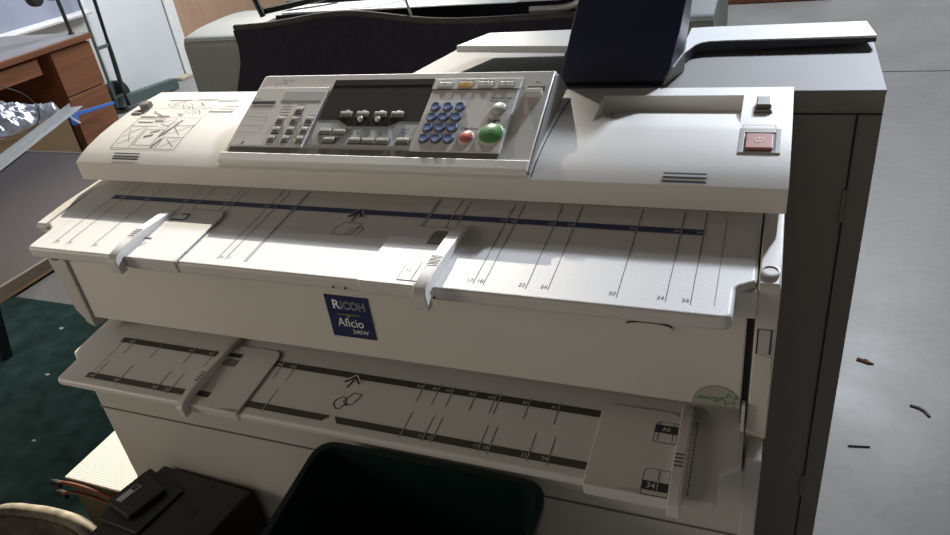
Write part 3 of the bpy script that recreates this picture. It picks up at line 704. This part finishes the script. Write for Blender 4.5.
line(bm, (.434,-.058),(.434,-.044), .001, T2, .0042); line(bm, (.424,-.002),(.424,.026), .001, T2, .0042); line(bm, (.441,-.002),(.441,.026), .001, T2, .0042)
obj('window_bands', bm, M['ink'], g4)
bm = B(); text(bm, '34', .0105, .4215, -.0695, T2, .0046, bold=.01); text(bm, 'A0', .0085, .4275, .0130, T2, .0046, bold=.01); line(bm, (.434,-.071),(.434,-.061), .001, T2, .0046)
obj('window_numbers', bm, M['table'], g4)
bm = B()
for x in (.035,.052,.172): disc(bm, x, -.020, 0, [(.0016,0),(.0016,.0006)], lambda a, b, c: Vector((a, -.0205-c, b+.006+Z0)), 10)
obj('screw_holes', bm, M['dark'], ut)

# ---- apron with badge
ap = obj('front_apron', prism(B(), [(-.502,-.167),(.5125,-.167),(.5125,-.010),(-.502,-.010)], -.022, 0, AP), M['body'], cp, bevel=.002, label='pale front apron panel')
obj('apron_gap', prism(B(), [(.5125,-.19),(.5195,-.19),(.5195,-.012),(.5125,-.012)], -.02, -.004, AP), M['dark'], cp)
obj('hinge_pin', box(B(), .5140,.5180,.030,.045,-.195,-.155), M['body'], cp)
# left frame plate
bm = B(); prism(bm, [(-.5205,-.020),(-.504,-.020),(-.504,-.185),(-.5205,-.175)], -.02, .004, AP); prism(bm, [(-.545,-.055),(-.5205,-.020),(-.5205,-.175),(-.535,-.155)], -.02, .002, AP)
obj('frame_plate', bm, M['bodylow'], cp, bevel=.001)
bm = B(); prism(bm, [(-.522,-.052),(-.5105,-.052),(-.5105,-.030),(-.522,-.030)], .004, .012, AP); obj('side_latch', bm, M['greyink'], cp, bevel=.001)
bm = B(); bx0, bx1, bz0, bz1 = -.0265, .0415, -.1350, -.0665
bd = obj('name_badge', prism(B(), [(bx0,bz0),(bx1,bz0),(bx1,bz1),(bx0,bz1)], 0, .0012, AP), M['badge'], ap, label='dark navy maker badge reading RICOH Aficio 240W')
text(bm, 'R', .0205, -.0165, -.0875, AP, .0018, 'LEFT', .02); 
bm2 = B(); text(bm2, 'ICOH', .0180, -.0035, -.0875, AP, .0018, 'LEFT', 0, .00035, sx=.86)
text(bm, 'Aficio', .0200, .0065, -.1165, AP, .0018, 'CENTER', .004, sx=.88)
text(bm, '240W', .0100, .0320, -.1275, AP, .0018, 'RIGHT', .0)
line(bm, (.0035,-.1005), (.0070,-.0990), .0010, AP, .0018)
obj('badge_lettering', bm, M['whiteink'], ap, norm=False); obj('badge_outline_letters', bm2, mat('dim_ink', (.52,.52,.54), .6), ap)
bm = B(); line(bm, (-.012,-.0965), (.0075,-.0965), .0006, AP, .0018, 1, .0016); line(bm, (.0075,-.0965), (.0255,-.0965), .0016, AP, .0018, 1, .0005)
obj('badge_rule', bm, M['goldink'], ap)
# finger recess under table (right) and oval sticker
bm = B(); c = [(.409+.026*math.cos(k*math.pi/12), -.0600+.0052*math.sin(k*math.pi/12)) for k in range(24)]
prism(bm, c, -.001, .0015, AP); obj('finger_recess', bm, M['ink'], ap)
bm = B(); prism(bm, [(x, z-.0015) for x, z in c], .0005, .0025, AP); obj('recess_lip', bm, M['body'], ap)
arc = [(.4860+.0265*math.cos(math.radians(a)), -.1640+.0290*math.sin(math.radians(a))) for a in range(0, 181, 12)]
st = obj('energy_sticker', prism(B(), arc, .0, .0008, AP), M['sticker'], ap, label='half round pale green energy star sticker')
bm = B(); polyl(bm, arc, .0006, AP, .0010, True)
cx, cz = .500, -.1530
sp = []
for k in range(10):
    r_ = .0098 if k%2 == 0 else .0042; an = math.pi/2 + k*math.pi/5 + .2; sp.append((cx+r_*math.cos(an), cz+r_*math.sin(an)))
polyl(bm, sp, .0011, AP, .0010, True); text(bm, 'energy', .0100, .4640, -.1565, AP, .0010, 'LEFT', .01, shear=.4)
obj('energy_star_print', bm, M['greenink'], ap, norm=False)

# ---- lower body
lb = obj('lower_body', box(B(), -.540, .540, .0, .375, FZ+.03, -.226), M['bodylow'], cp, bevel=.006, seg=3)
bm = B(); box(bm, -.5405, .5405, -.0004, .01, -.3405, -.3365); obj('body_seam', bm, M['keydark'], lb)
for s in (1,):
    a, b = sorted((s*.5225, s*.540)); obj('side_post', box(B(), a, b, -.002, .036, -.345, -.206), M['bodylow'], lb, bevel=.002)
obj('plinth', box(B(), -.52, .52, .03, .37, FZ, FZ+.03), M['ink'], cp)
# ---- rear cabinet
CX0 = -.09
bm = B(); prism(bm, [(CX0,.3765),(.6520,.3765),(.6540,.655),(-.045,.655)], FZ+.02, .0955)
cb = obj('rear_cabinet', bm, M['cab'], cp, label='darker grey beige rear cabinet')
bm = B(); prism(bm, [(CX0-.001,.3762),(.6528,.3762),(.6548,.656),(-.046,.656)], .0955, .0998)
obj('cabinet_top', bm, M['cabtop'], cp, bevel=.001)
bm = B(); box(bm, -.535, CX0-.002, .377, .58, FZ+.02, -.06); obj('rear_cover', bm, M['cab'], cp, bevel=.004)
bm = B(); box(bm, .5435, .6515, .3752, .377, .0668, .0688); box(bm, .6215, .6240, .3748, .377, FZ+.03, .0668)
obj('door_seam', bm, M['dark'], cb)
for z in (-.065, -.62): obj('door_hinge', box(B(), .6185, .6235, .3725, .377, z-.025, z+.025), M['cab'], cb, bevel=.001)
obj('cabinet_foot', box(B(), .50, .64, .40, .52, FZ, FZ+.02), M['ink'], cb)
obj('cabinet_foot', box(B(), -.02, .10, .40, .52, FZ, FZ+.02), M['ink'], cb)

# ================================================================== tray with navy panel
t = thing('document_tray', (.33, .5, .0998), 'pale tray arms with an upright dark navy panel standing on top of the copier', 'tray')
t1 = obj('left_arm', prism(B(), [(.0,.525),(.215,.5),(.200,.61),(.032,.61)], (.1235), .1350), mat('left_arm_plastic', (.42,.42,.39), .4, var=.02), t, bevel=.0012, label='pale left tray arm')
cs = [(.3800,.1130,.485),(.386,.1131,.505),(.392,.1132,.530),(.398,.1134,.552),(.406,.1136,.564),(.418,.1137,.570),(.445,.1137,.572),(.54,.1137,.572),(.653,.1137,.574)]
def armshape(z0, z1, y1, dy):
    bm = B(); rows = []
    for k, (x, z, fy) in enumerate(cs):
        fy += dy; e = .008*(x > .6); tp = 1 - .55*max(0, (x-.445)/.2)
        rows.append([bm.verts.new(ident(*p)) for p in ((x, fy, z+z1), (x-e, y1, z+z1), (x-e, y1, z+z0*tp), (x, fy, z+z0*tp))])
    for A, Bq in zip(rows, rows[1:]):
        for k in range(4): bm.faces.new([A[k], A[(k+1)%4], Bq[(k+1)%4], Bq[k]])
    bm.faces.new(rows[0]); bm.faces.new(rows[-1][::-1])
    return bm
ra = obj('right_arm', armshape(-.0125, .0035, .660, 0), M['slabedge'], t, smooth=40, label='navy underside and front edge of the right arm, darkened as its shadow side')  # navy edge colour also carries the shade on the arm's shadow side
obj('arm_top', armshape(.0030, .0046, .661, -.0006), M['slab'], ra, smooth=40, label='pale top of the right tray arm')
obj('arm_foot', box(B(), .185, .205, .55, .60, .0998, .124), M['slabedge'], t, bevel=.002)
obj('arm_foot', box(B(), .60, .62, .645, .658, .0998, .106), M['slabedge'], t, bevel=.002)
bm = B()
fr = [(.402,.1005),(.400,.108),(.405,.1225),(.440,.1700),(.505,.262),(.535,.258),(.525,.1005)]
xl = [.2185,.2190,.219,.2270,.243,.243,.20]; xr = [.3685,.372,.3800,.3875,.400,.400,.385]
A = [bm.verts.new(ident(x, y, z)) for x, (y, z) in zip(xl, fr)]; C_ = [bm.verts.new(ident(x, y, z)) for x, (y, z) in zip(xr, fr)]
n = len(fr)
for i in range(n): bm.faces.new([A[i], A[(i+1)%n], C_[(i+1)%n], C_[i]])
bm.faces.new(A[::-1]); bm.faces.new(C_)
obj('navy_panel', bm, M['navy'], t, bevel=.003, smooth=30, label='upright dark navy panel')
bm = B()
v = [ident(.3685,.401,.101), ident(.3815,.405,.126), ident(.3920,.450,.135), ident(.3880,.470,.101)]
w = [p + Vector((.003,0,0)) for p in v]
A = [bm.verts.new(p) for p in v]; C_ = [bm.verts.new(p) for p in w]
for i in range(4): bm.faces.new([A[i], A[(i+1)%4], C_[(i+1)%4], C_[i]])
bm.faces.new(A[::-1]); bm.faces.new(C_)
obj('side_bevel', bm, M['plot'], t, label='grey side gusset of the panel')

# ================================================================== foreground
# white perforated appliance
def perf():
    m = mat('perforated_white', (.74,.73,.68), .5, var=.02)
    nt = m.node_tree; b = nt.nodes['Principled BSDF']
    tc = nt.nodes.new('ShaderNodeTexCoord'); mp = nt.nodes.new('ShaderNodeMapping'); mp.inputs['Scale'].default_value = (180,180,180)
    nt.links.new(tc.outputs['Object'], mp.inputs['Vector'])
    fr_ = nt.nodes.new('ShaderNodeVectorMath'); fr_.operation = 'FRACTION'; nt.links.new(mp.outputs[0], fr_.inputs[0])
    sb = nt.nodes.new('ShaderNodeVectorMath'); sb.operation = 'SUBTRACT'; sb.inputs[1].default_value = (.5,.5,.5); nt.links.new(fr_.outputs[0], sb.inputs[0])
    ml = nt.nodes.new('ShaderNodeVectorMath'); ml.operation = 'MULTIPLY'; ml.inputs[1].default_value = (1,1,0); nt.links.new(sb.outputs[0], ml.inputs[0])
    ln = nt.nodes.new('ShaderNodeVectorMath'); ln.operation = 'LENGTH'; nt.links.new(ml.outputs[0], ln.inputs[0])
    lt_ = nt.nodes.new('ShaderNodeMath'); lt_.operation = 'LESS_THAN'; lt_.inputs[1].default_value = .22; nt.links.new(ln.outputs['Value'], lt_.inputs[0])
    mx = nt.nodes.new('ShaderNodeMix'); mx.data_type = 'RGBA'; mx.inputs[6].default_value = (.74,.73,.68,1); mx.inputs[7].default_value = (.30,.29,.24,1)
    nt.links.new(lt_.outputs[0], mx.inputs[0]); nt.links.new(mx.outputs[2], b.inputs['Base Color'])
    return m
M['perf'] = perf()
t = thing('metal_cabinet_box', (-.65, .2, FZ), 'low box with a bright white perforated top beside the copier base', 'box')
obj('perforated_top', box(B(), -.732, -.548, -.014, .40, -.556, -.55), M['perf'], t, bevel=.001, label='bright white perforated top')
obj('casing', box(B(), -.730, -.55, -.012, .398, FZ+.008, -.556), M['olive'], t, label='olive front')
bm = B(); tube(bm, smoothp([(-.742,-.022,-.560),(-.70,-.022,-.556),(-.64,-.022,-.560),(-.57,-.024,-.569),(-.50,-.026,-.580)]), .0042)
tube(bm, smoothp([(-.742,-.028,-.585),(-.70,-.028,-.572),(-.64,-.028,-.572),(-.55,-.03,-.586)]), .0032)
cd = tag(obj('power_cord', bm, M['cordred'], smooth=60), 'reddish brown cord with black plugs along the white box edge', 'cord')
for z in (-.562, -.592):
    bm = B(); tube(bm, [(-.762,-.026,z+.002),(-.750,-.026,z),(-.735,-.026,z)], [.006,.009,.007], 10)
    obj('plug', bm, M['blackmetal'], cd, smooth=50, label='black plug')
bm = B(); prism(bm, fillet([(-.81,-.05),(-.765,-.06),(-.755,.0),(-.80,.01)], .006), -.602, -.600)
bm.free()
# black case
t = thing('black_case', (-.35, -.1, FZ), 'black plastic case with a small silver label in front of the copier', 'case')
CZ = -.45
obj('case_body', prism(B(), fillet([(-.462,-.24),(-.262,-.24),(-.238,-.018),(-.438,-.007)], .006, 3), FZ, CZ), M['case'], t, bevel=.006, seg=3)
ld = obj('raised_lid', prism(B(), fillet([(-.466,-.112),(-.400,-.128),(-.380,-.062),(-.448,-.034)], .004, 3), CZ, CZ+.012), M['case'], t, bevel=.003)
obj('lid_step', prism(B(), fillet([(-.462,-.140),(-.368,-.146),(-.355,-.050),(-.455,-.022)], .005, 3), CZ-.001, CZ+.004), M['case'], t, bevel=.002)
obj('silver_label', prism(B(), [(-.4505,-.104),(-.4380,-.106),(-.4280,-.068),(-.4410,-.066)], CZ+.011, CZ+.0128), mat('silver_label', (.50,.50,.48), .4), ld)
obj('label_print', prism(B(), [(-.4430,-.078),(-.4330,-.080),(-.4300,-.069),(-.4400,-.067)], CZ+.0125, CZ+.0131), M['ink'], ld)
obj('slot', prism(B(), [(-.350,-.072),(-.305,-.088),(-.302,-.080),(-.347,-.064)], CZ-.001, CZ+.0008), M['dark'], t)
# green bin
t = thing('green_bin', (.115, -.15, FZ), 'dark green open plastic bin standing in front of the copier', 'bin')
def rr(x0, x1, y0, y1, r, zf, zb, n=6):
    P = fillet([(x0,y0),(x1,y0),(x1,y1),(x0,y1)], r, n)
    return [(x, y, zf + (zb-zf)*min(1,max(0,(y-y0)/(y1-y0)))) for x, y in P]
rings = [rr(.0,.235,-.30,-.07,.03,FZ,FZ), rr(-.052,.282,-.335,-.026,.03,-.345,-.303), rr(-.060,.290,-.343,-.018,.035,-.345,-.303), rr(-.060,.290,-.343,-.018,.035,-.333,-.291), rr(-.050,.280,-.333,-.028,.03,-.333,-.291), rr(.006,.230,-.294,-.076,.03,FZ+.01,FZ+.01)]
bm = B(); R_ = [[bm.verts.new(ident(*p)) for p in ring] for ring in rings]
for A, C_ in zip(R_, R_[1:]):
    n = len(A)
    for i in range(n): bm.faces.new([A[i], A[(i+1)%n], C_[(i+1)%n], C_[i]])
bm.faces.new(R_[0][::-1]); bm.faces.new(R_[-1])
obj('bin_shell', bm, M['bin'], t, smooth=40)
# worn wooden backrest bottom left
t = thing('wooden_chair', (-.62, -.25, FZ), 'worn wooden chair with a rounded pale edged backrest at the lower left', 'chair')
back_ = [(-.86,-.80),(-.86,-.62,.04),(-.83,-.572,.05),(-.745,-.533,.08),(-.63,-.512,.06),(-.565,-.515,.05),(-.53,-.56,.04),(-.52,-.80)]
back_ = fillet([(p if len(p) > 2 else (*p, 0)) for p in back_], .03, 6)
bk = obj('backrest', prism(B(), back_, -.135, -.100, axis='y'), M['oldwood'], t, bevel=.004, label='mottled brown backrest')
bm = B(); tube(bm, [(x, -.1175, z+.002) for x, z in back_[1:-1]], .0125, 8); obj('worn_edge', bm, M['paleedge'], bk, smooth=60, label='pale worn rounded edge')
obj('seat', prism(B(), fillet([(-.86,-.55),(-.52,-.55),(-.52,-.13),(-.86,-.13)], .04), -.80, -.775), M['oldwood'], t, bevel=.004)
for x, y in ((-.84,-.52),(-.54,-.52),(-.84,-.15),(-.54,-.15)): obj('leg', tube(B(), [(x,y,FZ),(x,y,-.80)], .016), M['oldwood'], t, smooth=40)

# ================================================================== lights
def area(name, loc, target, size, sy, power, col):
    l = bpy.data.lights.new(name, 'AREA'); l.shape = 'RECTANGLE'; l.size = size; l.size_y = sy; l.energy = power; l.color = col
    o = bpy.data.objects.new(name, l); COL.objects.link(o); o.location = loc
    o.rotation_euler = (Vector(target)-Vector(loc)).to_track_quat('-Z', 'Y').to_euler(); return o
SUNDIR = Vector((-.36, 1, .625)).normalized()
l = bpy.data.lights.new('sun_through_doorway', 'SPOT'); l.energy = 8300; l.color = (1,.92,.79); l.shadow_soft_size = .04; l.spot_size = math.radians(13); l.spot_blend = 1
o = bpy.data.objects.new('sun_through_doorway', l); COL.objects.link(o)
aim = Vector((-.62, .15, Z0-.1)); o.location = aim + SUNDIR*9
o.rotation_euler = (-SUNDIR).to_track_quat('-Z', 'Y').to_euler()
l = bpy.data.lights.new('cool_right_fill', 'SPOT'); l.energy = 3900; l.color = (.80,.87,1); l.shadow_soft_size = .22; l.spot_size = math.radians(13); l.spot_blend = .8  # added cool spot, keeps a bluish light on the copier's right side
o = bpy.data.objects.new('cool_right_fill', l); COL.objects.link(o)
D2 = Vector((.33, 1, .625)).normalized(); aim = Vector((.36, .18, Z0+.06)); o.location = aim + D2*8
o.rotation_euler = (-D2).to_track_quat('-Z', 'Y').to_euler()
area('door_daylight', (1.8, 9.0, 6.6), (.6, 1.5, .6), 2.0, 2.0, 470, (.90,.94,1))
area('left_warm_fill', (-2.3, -1.2, 1.5), (-.3, 0, .7), .9, .8, 19, (1,.90,.76))  # added warm fill for the copier's left front, no window known there
area('left_wall_fill', (-2.6, 3.6, 2.6), (-4.15, 2.9, .8), 1.6, 1.2, 62, (.93,.96,1))  # added fill turned to the left wall, brightens only the background
w = bpy.data.worlds.new('world'); bpy.context.scene.world = w; w.use_nodes = True
nt = w.node_tree; bg = nt.nodes['Background']; bg.inputs[0].default_value = (1,.90,.80,1)
tc = nt.nodes.new('ShaderNodeTexCoord'); sp_ = nt.nodes.new('ShaderNodeSeparateXYZ'); mr = nt.nodes.new('ShaderNodeMapRange')
mr.inputs[1].default_value = -.1; mr.inputs[2].default_value = 1; mr.inputs[3].default_value = .22; mr.inputs[4].default_value = .60
nt.links.new(tc.outputs['Generated'], sp_.inputs[0]); nt.links.new(sp_.outputs['Y'], mr.inputs[0]); mz = nt.nodes.new('ShaderNodeMapRange'); mz.inputs[1].default_value = .05; mz.inputs[2].default_value = .8; mz.inputs[3].default_value = 1; mz.inputs[4].default_value = .04
mm_ = nt.nodes.new('ShaderNodeMath'); mm_.operation = 'MULTIPLY'
nt.links.new(sp_.outputs['Z'], mz.inputs[0]); nt.links.new(mr.outputs[0], mm_.inputs[0]); nt.links.new(mz.outputs[0], mm_.inputs[1]); nt.links.new(mm_.outputs[0], bg.inputs['Strength'])
cr = nt.nodes.new('ShaderNodeMapRange'); mxw = nt.nodes.new('ShaderNodeMix'); mxw.data_type = 'RGBA'
mxw.inputs[6].default_value = (1,.88,.76,1); mxw.inputs[7].default_value = (.86,.93,1,1)
nt.links.new(sp_.outputs['Y'], cr.inputs[0]); nt.links.new(cr.outputs[0], mxw.inputs[0]); nt.links.new(mxw.outputs[2], bg.inputs[0])

# ================================================================== camera
cam = bpy.data.cameras.new('camera'); co = bpy.data.objects.new('camera', cam); COL.objects.link(co)
f_px = 724.9164; cam.sensor_width = 36; cam.lens = f_px/950*36; cam.clip_start = .02
a, b, c = -.43410036, .52566122, -.14132548
F = Vector((math.sin(a)*math.cos(b), math.cos(a)*math.cos(b), -math.sin(b)))
r0 = Vector((math.cos(a), -math.sin(a), 0)); u0 = r0.cross(F)
R = r0*math.cos(c) + u0*math.sin(c); U = -r0*math.sin(c) + u0*math.cos(c)
from mathutils import Matrix
mt = Matrix((R, U, -F)).transposed().to_4x4(); mt.translation = Vector((.51976, -.64749, .43304+Z0))
co.matrix_world = mt
bpy.context.scene.camera = co
bpy.context.scene.view_settings.view_transform = 'Standard'
bpy.context.scene.view_settings.look = 'None'
